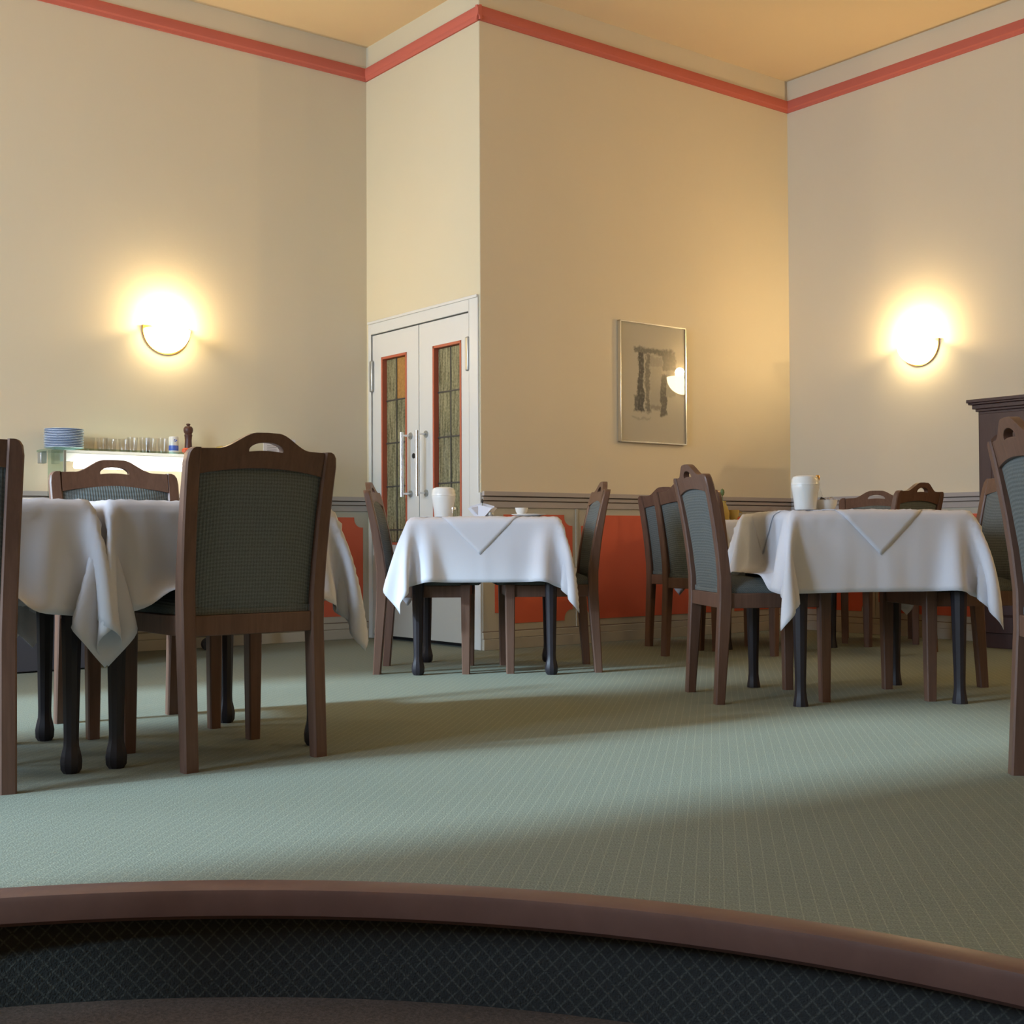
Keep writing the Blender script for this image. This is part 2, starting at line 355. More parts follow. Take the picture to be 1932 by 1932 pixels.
# ceiling & floors ------------------------------------------------
def poly(pts, z0, z1, name, m_, kind='structure'):
    return MB().loft([[(p[0], p[1], z0) for p in pts], [(p[0], p[1], z1) for p in pts]]).build(name, m_, smooth=0, kind=kind)
K_C = BC@U; W_A = AD@V; W_B = DB@V; K_D = AD@U
room = [kw(K_L-0.15, W_A-0.15), kw(K_D, W_A-0.15), kw(K_D, W_B-0.15), kw(K_C+0.15, W_B-0.15), kw(K_C+0.15, W_R+0.15), kw(K_L-0.15, W_R+0.15)]
poly(room, CEIL, CEIL+0.1, 'ceiling', M['ceiling'])
CC = np.array([-0.52, 0.45]); RC = 2.02
def ringfloor():
    bm = bmesh.new(); ins = []; outs = []
    for k in range(128):
        a = 2*PI*k/128; ins.append(bm.verts.new((CC[0]+RC*math.cos(a), CC[1]+RC*math.sin(a), 0)))
    for p in [kw(K_L-.1, W_A-.1), kw(K_D+.25, W_A-.1), kw(K_D+.25, W_B-.1), kw(K_C+.1, W_B-.1), kw(K_C+.1, W_R+.1), kw(K_L-.1, W_R+.1)]: outs.append(bm.verts.new((p[0], p[1], 0)))
    es = [bm.edges.new((l[i], l[(i+1) % len(l)])) for l in (ins, outs) for i in range(len(l))]
    bmesh.ops.triangle_fill(bm, use_beauty=True, edges=es)
    r = bmesh.ops.extrude_face_region(bm, geom=list(bm.faces))
    for g in r['geom']:
        if isinstance(g, bmesh.types.BMVert): g.co.z -= 0.03
    bmesh.ops.recalc_face_normals(bm, faces=bm.faces)
    me = bpy.data.meshes.new('floor'); bm.to_mesh(me); bm.free(); me.materials.append(M['carpet'])
    o = bpy.data.objects.new('floor', me); COL.objects.link(o); o['kind'] = 'structure'; return o
ringfloor()
e = empty('trim_8', (CC[0], CC[1], 0), kind='structure')
MB().lathe([(RC+0.001, -0.045), (RC+0.001, 0.001), (RC-0.003, 0.005), (RC-0.050, 0.006), (RC-0.060, 0.001), (RC-0.063, -0.008), (RC-0.063, -0.046), (RC-0.055, -0.054), (RC-0.03, -0.054), (RC+0.001, -0.045)], 160, caps=False).build('step_nosing', M['nosing'], e)
mb = MB().lathe([(RC-0.028, -0.05), (RC-0.028, -0.215), (RC+0.01, -0.215), (RC+0.01, -0.05), (RC-0.028, -0.05)], 160, caps=False)
mb.uv = lambda c: (math.atan2(c.y, c.x)*RC, c.z)
mb.build('step_riser', M['riser'], e)
MB().lathe([(0.001, -0.26), (RC+0.05, -0.26), (RC+0.05, -0.21), (0.001, -0.21)], 96, (CC[0], CC[1], 0)).build('floor_lower', M['brown'], kind='structure')
# window wall and rear wall (out of frame, they hold the windows)
e = empty('wall_window', tuple(kw(K_L, 0))+(0,), RZ, kind='structure')      # local x=U, local y=-V
mb = MB(); y0, y1 = -W_R, -W_A+0.1
cuts = [(-b, -a) for a, b in WINS][::-1]; cuts.sort()
p = y0
for a, b in cuts:
    mb.box(-0.3, 0, p, a, -0.25, CEIL); mb.box(-0.3, 0, a, b, -0.25, WZ[0]); mb.box(-0.3, 0, a, b, WZ[1], CEIL); p = b
mb.box(-0.3, 0, p, y1, -0.25, CEIL); mb.build('plaster', M['wall'], e, smooth=0)
for i, (a, b) in enumerate(WINS):
    c = kw(K_L, (a+b)/2); wo = empty('window_%d' % (i+1), (c[0], c[1], 0), RZ, kind='structure'); h = (b-a)/2
    mb = MB(); mb.box(-0.2, -0.14, -h, -h+0.05, *WZ); mb.box(-0.2, -0.14, h-0.05, h, *WZ); mb.box(-0.2, -0.14, -h, h, WZ[0], WZ[0]+0.05); mb.box(-0.2, -0.14, -h, h, WZ[1]-0.05, WZ[1])
    mb.build('window_frame', M['door'], wo); MB().box(-0.14, 0.12, -h, h, WZ[0]-0.03, WZ[0]).build('window_sill', M['door'], wo)
e = empty('wall_rear', tuple(kw(K_L, W_R))+(0,), RZ, kind='structure')
MB().box(-0.1, K_C-K_L+0.1, -0.12, 0, -0.25, CEIL).build('plaster', M['wall'], e, smooth=0)

# ---------------------------------------------------------------- double door
s = walls['wall_door_side'][1]                   # room side sign in door frame coordinates
door = frame('door_1', AD, V)
def Y(a, b): return (min(a*s, b*s), max(a*s, b*s))
mb = MB(); y = Y(-0.09, 0.012)
mb.box(0.036, 0.070, *y, 0, 2.105); mb.box(1.188, 1.2785, *y, 0, 2.105); mb.box(0.070, 1.188, *y, 2.020, 2.105)
mb.build('door_frame', M['door'], door, bevel=0.004)
y = Y(0.012, 0.020); MB().box(0.036, 1.2785, *y, 2.090, 2.108).build('frame_moulding', M['door'], door, bevel=0.003)
y = Y(0.0, 0.016); MB().box(1.2785, 1.302, *Y(-0.03, 0.016), 0, 0.93).build('frame_end_post', M['door'], door, bevel=0.003)
MB().box(0.070, 1.188, *Y(-0.085, -0.07), 0, 2.02).build('corridor_dark', M['black'], door)  # black sheet stands in for the darkness of the corridor behind the leaves
GT, GB = 1.858, 0.62
for li, (a, b, g0, g1) in enumerate(((0.074, 0.628, 0.185, 0.492), (0.636, 1.184, 0.788, 1.095))):
    y0, y1 = Y(-0.045, 0.0)
    mb = MB(); mb.box(a, g0, y0, y1, 0.62, 2.013); mb.box(g1, b, y0, y1, 0.62, 2.013); mb.box(g0, g1, y0, y1, GT, 2.013)
    mb.box(a, b, y0, y1, 0.55, 0.62)
    leaf = mb.build('door_leaf', M['door'], door, smooth=0)
    MB().box(a, b, *Y(-0.045, 0.001), 0.028, 0.55).build('kick_panel', M['door_low'], leaf, smooth=0, label='grey-beige lower panel')
    tb = MB(); w_ = 0.016
    for q in ((g0, g0+w_, GB, GT), (g1-w_, g1, GB, GT), (g0, g1, GT-w_, GT), (g0, g1, GB, GB+w_)): tb.box(q[0], q[1], *Y(-0.044, 0.003), q[2], q[3])
    tb.build('glazing_trim', M['doortrim'], leaf, smooth=0, label='red painted glazing trim')
    zs = [GT-w_, 1.568, 1.287, 1.002, 0.718, GB+w_]; xm = (g0+g1)/2 + (0.0 if li else -0.012)
    for c, (xa, xb) in enumerate(((g0+w_, xm), (xm, g1-w_))):
        for r in range(5):
            mm = M['amber'] if (li == 0 and c == 1 and r in (0,)) else M['olive']
            MB().box(xa+0.003, xb-0.003, *Y(-0.036, -0.030), zs[r+1]+0.003, zs[r]-0.003).build('pane', mm, leaf, smooth=0)
    lb = MB(); lb.box(xm-0.0045, xm+0.0045, *Y(-0.037, -0.026), GB+w_, GT-w_)
    lb.build('glazing_bar', M['lead'], leaf, smooth=0)
    for z in zs[1:-1]: MB().box(g0+w_, g1-w_, *Y(-0.037, -0.0255), z-0.0045, z+0.0045).build('glazing_bar', M['lead'], leaf, smooth=0)
    hx = 0.535 if li == 0 else 0.712; off = 0.07*s
    hb = MB(); hb.tube([(hx, off, 0.925), (hx, off, 1.335)], 0.0125, 12)
    hb.build('handle', M['chrome'], leaf, label='polished upright pull bar')
    for z in (0.945, 1.315):
        MB().tube([(hx, 0.0, z), (hx, off, z)], 0.007, 8).build('handle_mount', M['chrome'], leaf)
        MB().tube([(hx, 0.0, z), (hx, 0.006*s, z)], 0.022, 16).build('handle_rose', M['greymetal'], leaf)
    zz = (1.637, 1.845) if li == 0 else (1.662, 1.868); hx = 0.078 if li == 0 else 1.176
    MB().box(hx-0.017, hx+0.017, *Y(0.0, 0.022), *zz).build('hinge', M['greymetal'], leaf, bevel=0.008)
    if li == 0: MB().tube([(0.572, 0.0, 1.186), (0.572, 0.005*s, 1.186)], 0.017, 16).build('keyhole', M['black'], leaf)

# ---------------------------------------------------------------- chairs
YP = [(0.0, 0.0), (0.2, 0.013), (0.40, 0.026), (0.50, 0.024), (0.62, 0.010), (0.75, -0.012), (0.86, -0.036), (0.96, -0.062), (1.1, -0.1)]
def yl(z): return float(np.interp(z, [a for a, b in YP], [b for a, b in YP]))
WX = 0.205; DEP = 0.435
def make_chair():
    t = empty('dining_chair', (0, 0, 0))
    wd = M['chairwood']
    for sx in (-1, 1):
        rings = []
        for z in (0, 0.1, 0.2, 0.3, 0.4, 0.5, 0.6, 0.7, 0.8, 0.87, 0.895, 0.907, 0.912):
            hy = np.interp(z, [0, 0.4, 0.6, 0.91], [0.019, 0.026, 0.022, 0.015]); hx = 0.0215; dx = 0; x = (WX+0.013*max(0, z-0.4)/0.5)*sx
            if z > 0.88:
                dx = {0.895: 0.004, 0.907: 0.012, 0.912: 0.022}[z]
            # tops are flush with the crest; the outer shoulder is rounded off
            r_x = x - sx*dx/2; rings.append(rrect(r_x, yl(z), hx-dx/2, hy, z, 0.005))
        MB().loft(rings).build('back_post', wd, t)
    for sx in (-1, 1):
        MB().loft([rrect(WX*sx*1.02, DEP, a, a, z, 0.004) for z, a in ((0, 0.019), (0.2, 0.0215), (0.44, 0.024))]).build('leg', wd, t)
    MB().box(-WX+0.02, WX-0.02, 0.006, 0.034, 0.378, 0.437).build('back_rail', wd, t, bevel=0.003)
    MB().box(-WX, WX, DEP-0.014, DEP+0.012, 0.378, 0.437).build('seat_rail', wd, t, bevel=0.003)
    for sx in (-1, 1):
        MB().box(WX*sx-0.012, WX*sx+0.012, 0.045, DEP-0.02, 0.378, 0.437).build('seat_rail', wd, t, bevel=0.003)
    # crest rail with the half-moon hand hole
    hw = WX-0.009; N = 44; rows = {}
    mb = MB()
    def top(x):
        q = abs(x)/hw; b = np.clip((0.74-q)/0.57, 0, 1); b = b*b*(3-2*b); return 0.910 + 0.006*(1-q) + 0.044*b
    def bot(x): q = abs(x)/hw; return 0.858 - 0.020*q*q
    HX = 0.054
    def hole(x):
        if abs(x) >= HX: return None
        q = x/HX; return (0.9045+0.004*(1-q*q), 0.9085+0.0235*math.sqrt(1-q*q))
    xs = sorted(set([round(-hw+2*hw*i/N, 5) for i in range(N+1)] + [round(HX*math.sin(PI/2*k/6)*sg, 5) for k in range(7) for sg in (-1, 1)]))
    def pt(x, z, yo): return (x, yl(z)+0.008*(x/hw)**2-0.004+yo, z)
    th = 0.0125
    for a, b in zip(xs[:-1], xs[1:]):
        def segs(x, inside):
            if inside:
                h = hole(x) or (0.9085, 0.9085); return [(bot(x), h[0]), (h[1], top(x))]
            return [(bot(x), top(x))]
        ins = max(abs(a), abs(b)) <= HX+1e-6
        for (a0, a1), (b0, b1) in zip(segs(a, ins), segs(b, ins)):
            K = 5 if not ins else 3
            for k in range(K):
                za0 = a0+(a1-a0)*k/K; za1 = a0+(a1-a0)*(k+1)/K; zb0 = b0+(b1-b0)*k/K; zb1 = b0+(b1-b0)*(k+1)/K
                for yo in (-th, th):
                    mb.add([pt(a, za0, yo), pt(b, zb0, yo), pt(b, zb1, yo), pt(a, za1, yo)], [(0, 1, 2, 3)])
            for za, zb in ((a0, b0), (a1, b1)):
                mb.add([pt(a, za, -th), pt(b, zb, -th), pt(b, zb, th), pt(a, za, th)], [(0, 1, 2, 3)])
    mb.build('crest_rail', wd, t, bevel=0.0035, smooth=50)
    # padded back: fabric both sides
    mb = MB(); nx, nz = 18, 22; 
    for side, bul in ((1, 0.026), (-1, 0.020)):
        g = []
        for j in range(nz+1):
            for i in range(nx+1):
                a = -1+2*i/nx; pw = WX-0.021+0.012*j/nz; x = a*pw; zt = bot(min(abs(x), hw)) - 0.001; z = 0.434 + (zt+0.008-0.434)*j/nz
                b = (1-abs(a)**4)*(1-abs(2*j/nz-1)**6)
                g.append((x, yl(z)+side*(0.003+bul*b*0.75)+(0.004 if side > 0 else 0.002), z))
        mb.add(g, [(j*(nx+1)+i, j*(nx+1)+i+1, (j+1)*(nx+1)+i+1, (j+1)*(nx+1)+i) for j in range(nz) for i in range(nx)])
    mb.build('back_pad', M['fabric'], t, smooth=60)
    # seat cushion
    mb = MB(); n = 16; g = []; lo = []
    for j in range(n+1):
        for i in range(n+1):
            a = -1+2*i/n; b = -1+2*j/n
            x = a*(WX+0.018)*(1-0.03*(1-b)); yy = (DEP+0.045)/2+0.018 + b*((DEP+0.045)/2-0.0)
            ed = (1-abs(a)**5)*(1-abs(b)**5); g.append((x*(0.985+0.015*ed), yy, 0.458+0.042*ed))
            lo.append((x*0.985, yy, 0.438))
    mb.add(g, [(j*(n+1)+i, j*(n+1)+i+1, (j+1)*(n+1)+i+1, (j+1)*(n+1)+i) for j in range(n) for i in range(n)])
    ring = [i for i in range(n+1)] + [j*(n+1)+n for j in range(1, n+1)] + [n*(n+1)+i for i in range(n-1, -1, -1)] + [j*(n+1) for j in range(n-1, 0, -1)]
    mb.loft([[lo[k] for k in ring], [g[k] for k in ring]], caps=False); mb.add([lo[k] for k in ring], [tuple(range(len(ring)))])
    mb.build('seat_cushion', M['fabric'], t, smooth=60)
    return t
CH = [  # rear feet mid point, rotation, label, group
 (-0.755, 3.760, 38.8, 'dark wooden chair with its back to the viewer, before the left tables'),
 (-1.4615, 4.7255, -146.5, 'wooden chair behind the left tables, facing the viewer, only its top above the cloth'),
 (-1.503, 3.250, 26.0, 'nearest chair at the left edge, cut off by the frame'),
 (-0.658, 6.434, -91, 'chair seen side-on at the left of the small middle table, near the double door'),
 (0.403, 6.479, 95, 'chair seen side-on at the right of the small middle table, before the orange panel'),
 (0.787, 5.258, -82, 'chair with a lit grey-green back at the left of the large right table'),
 (2.079, 5.381, 97, 'chair half hidden at the right end of the right table, behind the nearest right chair'),
 (1.372, 3.338, -96, 'nearest chair at the right edge, blue-lit padded back, cut off by the frame'),
 (0.980, 6.947, -50, 'chair with dark padding directly behind the lit chair at the right table'),
 (0.960, 7.609, -50, 'farthest left of the overlapping chairs by the orange wall panels'),
 (2.370, 8.280, 165.6, 'far corner chair facing the viewer, its lighter brown top rail showing over the right cloth'),
 (2.250, 7.160, 41, 'far chair whose dark humped top rail shows above the right tablecloth'),
]
proto = make_chair()
for i, (x, y, rz, lab) in enumerate(CH):
    o = proto if i == 0 else copy_tree(proto)
    o.location = (x, y, 0); o.rotation_euler = (0, 0, math.radians(rz))
    o.scale = {0: (1.02, 1, 1.010), 2: (1, 1, 1.012), 3: (1, 1, 0.985), 4: (1, 1, 0.985), 7: (1, 1, 1.012)}.get(i, (1, 1, 1))
    tag(o, lab, 'chair', 'wooden dining chairs around the tables')

# ---------------------------------------------------------------- tables
TT = 0.757; HT = 0.37; LEGI = 0.3225
def make_table(foot):
    t = empty('dining_table', (0, 0, 0))
    h_ = HT-0.022; MB().box(-h_, h_, -h_, h_, TT-0.030, TT+0.0005).build('table_top', M['tablewood'], t, bevel=0.010)
    for sx, sy in ((-1, -1), (1, -1), (1, 1), (-1, 1)):
        if foot == 'ball': prof = [(0.022, 0), (0.030, 0.012), (0.0315, 0.035), (0.027, 0.058), (0.0225, 0.075), (0.0215, 0.10), (0.031, 0.50), (0.034, 0.62)]
        else: prof = [(0.030, 0), (0.030, 0.008), (0.0255, 0.035), (0.0225, 0.06), (0.0225, 0.10), (0.034, 0.50), (0.037, 0.62)]
        mb = MB().lathe(prof, 10, (LEGI*sx, LEGI*sy, 0)); mb.box(LEGI*sx-0.033, LEGI*sx+0.033, LEGI*sy-0.033, LEGI*sy+0.033, 0.60, TT-0.029)
        mb.build('leg', M['tablewood'], t, smooth=30)
    for a in (-1, 1):
        MB().box(-LEGI+0.034, LEGI-0.034, LEGI*a-0.012, LEGI*a+0.012, 0.655, TT-0.029).build('apron', M['tablewood'], t)
        MB().box(LEGI*a-0.012, LEGI*a+0.012, -LEGI+0.034, LEGI-0.034, 0.655, TT-0.029).build('apron', M['tablewood'], t)
    return t
TB = [('ball', -1.706, 3.687, 37.7, 'dark table under the leftmost white cloth'),
      ('ball', -1.0925, 4.161, 37.7, 'dark table behind the dark chair with its back to the viewer, second from the left'),
      ('ball', -0.135, 6.500, 0.0, 'small dark table in the middle, before the double door'),
      ('flare', 1.412, 5.334, 5.5, 'dark table with flared feet at the right, nearest on that side'),
      ('flare', 1.540, 7.880, 8.0, 'dark table in the far right corner, mostly hidden behind chairs')]
pt_ = {'ball': make_table('ball'), 'flare': make_table('flare')}; used = set()
for ft, x, y, rz, lab in TB:
    o = pt_[ft] if ft not in used else copy_tree(pt_[ft]); used.add(ft)
    o.location = (x, y, 0); o.rotation_euler = (0, 0, math.radians(rz)); tag(o, lab, 'table', 'dark square dining tables')
    o.scale = (1, 1, 1.018 if rz > 30 else 1)

# ---------------------------------------------------------------- cloth simulation (position based, numpy)
def sim_cloth(half, seed, seats=(), limits=(), steps=150, iters=10, N=65, lift=0.0):
    rng = np.random.default_rng(seed)
    g = np.linspace(-half, half, N); S, Tt = np.meshgrid(g, g, indexing='ij')
    X = np.stack([S, Tt, np.full_like(S, TT+0.003)], -1); d0 = g[1]-g[0]
    over = np.maximum(np.maximum(np.abs(S), np.abs(Tt))-HT, 0)
    X[..., 2] -= over*0.6; X[..., 2] += rng.normal(0, 0.002, S.shape)
    for ax, sg, lim_, ext in limits:
        q = (S if ax == 0 else Tt)*sg; mm = q > HT
        X[..., 2] = np.where(mm, TT-(q-HT), X[..., 2]); X[..., ax] = np.where(mm, sg*(HT+0.008), X[..., ax])
    pin = (np.abs(S) < HT-0.012) & (np.abs(Tt) < HT-0.012)
    ph = rng.uniform(0, 6.28, 4)
    Xp = X.copy(); th = 0.004
    fam = []
    def addf(di, dj, rest, k):
        for par in (0, 1):
            if di and not dj: a = (slice(par*di, None, 2*di), slice(None))
            fam.append((di, dj, rest, k, par))
    cons = [(1, 0, d0, 1.0), (0, 1, d0, 1.0), (1, 1, d0*2**.5, 0.8), (1, -1, d0*2**.5, 0.8), (2, 0, 2*d0, 0.5), (0, 2, 2*d0, 0.5)]
    wgt = np.where(pin, 0.0, 1.0)
    def idx(di, dj):
        i0 = np.arange(0, N-di); j0 = np.arange(0, N-dj) if dj >= 0 else np.arange(-dj, N)
        return i0, j0
    rel = 1.0
    groups = []
    for di, dj, rest, k in cons:
        i0, j0 = idx(di, dj)
        key = (i0//max(di, 1)) if di else None
        for par in (0, 1):
            if di: ii = i0[(i0//di) % 2 == par]; jj = j0
            else: ii = i0; jj = j0[(j0//dj) % 2 == par]
            if len(ii) and len(jj): groups.append((np.ix_(ii, jj), np.ix_(ii+di, jj+dj), rest, k))
    ca = [(math.cos(-math.radians(r)), math.sin(-math.radians(r))) for *_, r, _ in seats]
    for st in range(steps):
        vel = (X-Xp)*0.965; Xp = X.copy()
        X = X + vel*wgt[..., None]; X[..., 2] -= 0.0016*wgt
        for it in range(iters):
            for A, B, rest, k in groups:
                a = X[A]; b = X[B]; d = b-a; L = np.sqrt((d*d).sum(-1))+1e-9
                wa = wgt[A]; wb = wgt[B]; ws = wa+wb; ws[ws == 0] = 1
                c = k*(L-rest)/L/ws
                X[A] = a+d*(c*wa)[..., None]; X[B] = b-d*(c*wb)[..., None]
            dx = np.abs(X[..., 0])-HT; dy = np.abs(X[..., 1])-HT; dz = X[..., 2]-TT
            pen = np.maximum(np.maximum(dx, dy), dz); m_ = (pen < th) & (wgt > 0)
            cz = m_ & (dz >= dx) & (dz >= dy); X[..., 2][cz] = TT+th
            cx = m_ & ~cz & (dx >= dy); X[..., 0][cx] = (np.sign(X[..., 0])*(HT+th))[cx]
            cy = m_ & ~cz & ~cx; X[..., 1][cy] = (np.sign(X[..., 1])*(HT+th))[cy]
            for ax, sg, lim, ext in limits:
                q = X[..., ax]*sg; mm = (q > lim) & (X[..., 2] < TT) & (np.abs(X[..., 1-ax]) < ext)
                X[..., ax][mm] = sg*lim
            for (cx_, cy_, hx, hy, r, zt), (cs, sn) in zip(seats, ca):
                px = X[..., 0]-cx_; py = X[..., 1]-cy_; lx_ = px*cs-py*sn; ly_ = px*sn+py*cs
                mm = (np.abs(lx_) < hx) & (np.abs(ly_) < hy) & (X[..., 2] < zt) & (X[..., 2] > zt-0.12)
                X[..., 2][mm] = zt
            X[..., 2] = np.maximum(X[..., 2], 0.01)
    for _ in range(3):
        Y_ = X.copy(); Y_[1:-1, 1:-1] = X[1:-1, 1:-1]*0.5+(X[:-2, 1:-1]+X[2:, 1:-1]+X[1:-1, :-2]+X[1:-1, 2:])*0.125
        for sl, a, b in ((np.s_[0, 1:-1], np.s_[0, :-2], np.s_[0, 2:]), (np.s_[-1, 1:-1], np.s_[-1, :-2], np.s_[-1, 2:]), (np.s_[1:-1, 0], np.s_[:-2, 0], np.s_[2:, 0]), (np.s_[1:-1, -1], np.s_[:-2, -1], np.s_[2:, -1])):
            Y_[sl] = X[sl]*0.5+(X[a]+X[b])*0.25
        near = (np.maximum(np.abs(S), np.abs(Tt)) < HT+0.03)
        Y_[near] = X[near]; X = Y_
    return X
def seats_for(tx, ty, rz):
    out = []; c, s_ = math.cos(-math.radians(rz)), math.sin(-math.radians(rz))
    for x, y, r, _ in CH:
        fx, fy = -math.sin(math.radians(r)), math.cos(math.radians(r)); mx, my = x+fx*0.258-tx, y+fy*0.258-ty
        if math.hypot(mx, my) < 0.8: out.append((mx*c-my*s_, mx*s_+my*c, 0.235, 0.252, r-rz, 0.512))
    return out
CL = []
def cloth_obj(X, name, tx, ty, rz, lab, grp):
    N = X.shape[0]; X = X.copy(); h = (N-1)//2
    g = np.zeros_like(X); gu = np.gradient(X, axis=0); gv = np.gradient(X, axis=1); nrm = np.cross(gu, gv); nrm /= np.linalg.norm(nrm, axis=-1, keepdims=True)+1e-9
    CL.append((X.copy(), nrm))
    X[h, :] += nrm[h, :]*0.0022; X[:, h] += nrm[:, h]*0.0022             # pressed folds
    mb = MB(); mb.add(X.reshape(-1, 3), [(i*N+j, (i+1)*N+j, (i+1)*N+j+1, i*N+j+1) for i in range(N-1) for j in range(N-1)])
    o = mb.build(name, M['linen'], None, smooth=180, solid=0.0012)
    o.location = (tx, ty, 0); o.rotation_euler = (0, 0, math.radians(rz)); tag(o, lab, 'tablecloth', grp)
    if rz > 30: o.scale = (1, 1, 1.018)
    return o
CLOTH = [(0.672, 3, 'white cloth on the leftmost table with a folded corner hanging in front'),
         (0.672, 5, 'white cloth on the second table from the left, behind the dark chair back'),
         (0.668, 11, 'white cloth on the small middle table before the double door'),
         (0.672, 21, 'white cloth on the nearest right table, brownish in the shade with a bright left side'),
         (0.672, 8, 'white cloth on the far corner table, mostly hidden by chairs')]
for (ft, tx, ty, rz, _), (hf, sd_, lab) in zip(TB, CLOTH):
    lim = {0: [(0, 1, HT+0.014, 0.40)], 1: [(0, -1, HT+0.014, 0.40)]}.get(len(CL), [])
    st = 150 if len(CL) < 4 else 90
    X = sim_cloth(hf, sd_, seats_for(tx, ty, rz), lim, steps=st)
    cloth_obj(X, 'tablecloth', tx, ty, rz, lab, 'white tablecloths')
def overlay(ci, half, ang, cx, cy, tx, ty, rz, lab):
    """small square cloth laid diagonally; follows the big cloth beneath it"""
    X, nr = CL[ci]; N = X.shape[0]; hf = CLOTH[ci][0]; n = 44; a = math.radians(ang); vs = []
    for i in range(n+1):
        for j in range(n+1):
            p, q = half*(-1+2*i/n), half*(-1+2*j/n); s0 = cx+p*math.cos(a)-q*math.sin(a); t0 = cy+p*math.sin(a)+q*math.cos(a)
            fi = (s0+hf)/(2*hf)*(N-1); fj = (t0+hf)/(2*hf)*(N-1); fi = min(max(fi, 0), N-1.001); fj = min(max(fj, 0), N-1.001)
            i0, j0 = int(fi), int(fj); u_, v_ = fi-i0, fj-j0
            def B(Z): return (Z[i0, j0]*(1-u_)*(1-v_)+Z[i0+1, j0]*u_*(1-v_)+Z[i0, j0+1]*(1-u_)*v_+Z[i0+1, j0+1]*u_*v_)
            nn = B(nr); vs.append(B(X)+nn/np.linalg.norm(nn)*0.0042)
    mb = MB(); mb.add(vs, [(i*(n+1)+j, (i+1)*(n+1)+j, (i+1)*(n+1)+j+1, i*(n+1)+j+1) for i in range(n) for j in range(n)])
    o = mb.build('table_topper', M['linen'], None, smooth=180, solid=0.0012)
    o.location = (tx, ty, 0); o.rotation_euler = (0, 0, math.radians(rz)); tag(o, lab, 'table topper', 'small white cloths laid corner-wise'); return o
overlay(2, 0.365, 45, -0.02, -0.02, *TB[2][1:4], 'small white topper with one corner hanging over the middle tablecloth')
overlay(3, 0.365, 45, -0.015, -0.015, *TB[3][1:4], 'small white topper with one corner hanging over the right tablecloth')

# ---------------------------------------------------------------- picture
s = walls['wall_centre'][1]
def wallpt(O, d, n, t, off): q = O+d*t+n*off; return (float(q[0]), float(q[1]))
px0, px1, pz0, pz1 = 1.093, 1.694, 1.277, 2.064
c = wallpt(DB, U, V, (px0+px1)/2, 0.0)
pic = empty('framed_picture', (c[0], c[1], pz0), TH, 'thin silver framed ink print hanging on the yellow centre wall', 'picture'); hw_ = (px1-px0)/2; hh = pz1-pz0
for (x0, x1, z0, z1) in ((-hw_, -hw_+0.009, 0, hh), (hw_-0.009, hw_, 0, hh), (-hw_, hw_, 0, 0.009), (-hw_, hw_, hh-0.009, hh)):
    MB().box(x0, x1, *Y(0.001, 0.03), z0, z1).build('frame', M['alu'], pic, bevel=0.001) if False else MB().box(x0, x1, min(0.001*s, 0.03*s), max(0.001*s, 0.03*s), z0, z1).build('frame', M['alu'], pic, bevel=0.001)
mb = MB().box(-hw_+0.006, hw_-0.006, min(0.004*s, 0.018*s), max(0.004*s, 0.018*s), 0.006, hh-0.006)
mb.uv = lambda co: ((co.x+hw_)/(2*hw_), 1-co.z/hh)
mb.build('print', M['ink'], pic, smooth=0)
MB().box(-hw_+0.008, hw_-0.008, min(0.022*s, 0.024*s), max(0.022*s, 0.024*s), 0.008, hh-0.008).build('glass', M['picglass'], pic, smooth=0)

# ---------------------------------------------------------------- wall lamps
def sconce(O, d, n, t, z, R, lab, e=7):
    c = wallpt(O, d, n, t, 0.0)
    # local x along d ; local +y or -y into room -> rotate so that local +y = n
    rz = math.atan2(n[1], n[0])-PI/2
    L = empty('wall_lamp', (c[0], c[1], z), rz, lab, 'lamp', 'half-bowl wall lamps')
    prof = [(R*math.sin(a), -R*math.cos(a)) for a in np.linspace(0.02, PI/2, 10)]
    mb = MB(); mb.lathe(prof, 24, (0, 0.014, 0), (0, PI), caps=False); b = mb.build('glass_bowl', M['lampbowl'], L, smooth=80, solid=0.004)
    bp = [((R+0.013)*math.cos(a), (R+0.013)*math.sin(a)) for a in np.linspace(PI, 2*PI, 25)] + [((R+0.013), 0.02), (-(R+0.013), 0.02)]
    MB().loft([[(x, 0.0, zz) for x, zz in bp], [(x, 0.014, zz) for x, zz in bp]]).build('back_plate', M['brass'], L)
    MB().tube([(0, 0.014, 0.0), (0, R*0.5, 0.0)], 0.012, 8).build('bulb_holder', M['brass'], L)
    lo = light('wall_lamp_light', 'POINT', (0, 0, 0), e, WARM, shadow_soft_size=0.035); lo.parent = L; lo.location = (0, R*0.5, 0.035)
    return L
sconce(AD, -U, V, 1.413, 1.925, 0.135, 'lit half-bowl wall lamp on the left wall above the glass shelf')
sconce(BC, V, -U, 1.095, 1.925, 0.135, 'lit half-bowl wall lamp on the right wall, between the picture and the tall cabinet', 9.5)
sconce(AD, -U, V, 4.6, 1.925, 0.135, 'added unseen half-bowl wall lamp for warm fill, farther along the left wall', 30)  # this and the next two lamps are added out of view for warm fill
sconce(BC, V, -U, 4.4, 1.925, 0.135, 'added unseen half-bowl wall lamp for warm fill, farther along the right wall', 30)
sconce(BC, V, -U, 7.6, 1.925, 0.135, 'added unseen half-bowl wall lamp for warm fill, nearest to the viewer on the right wall', 30)

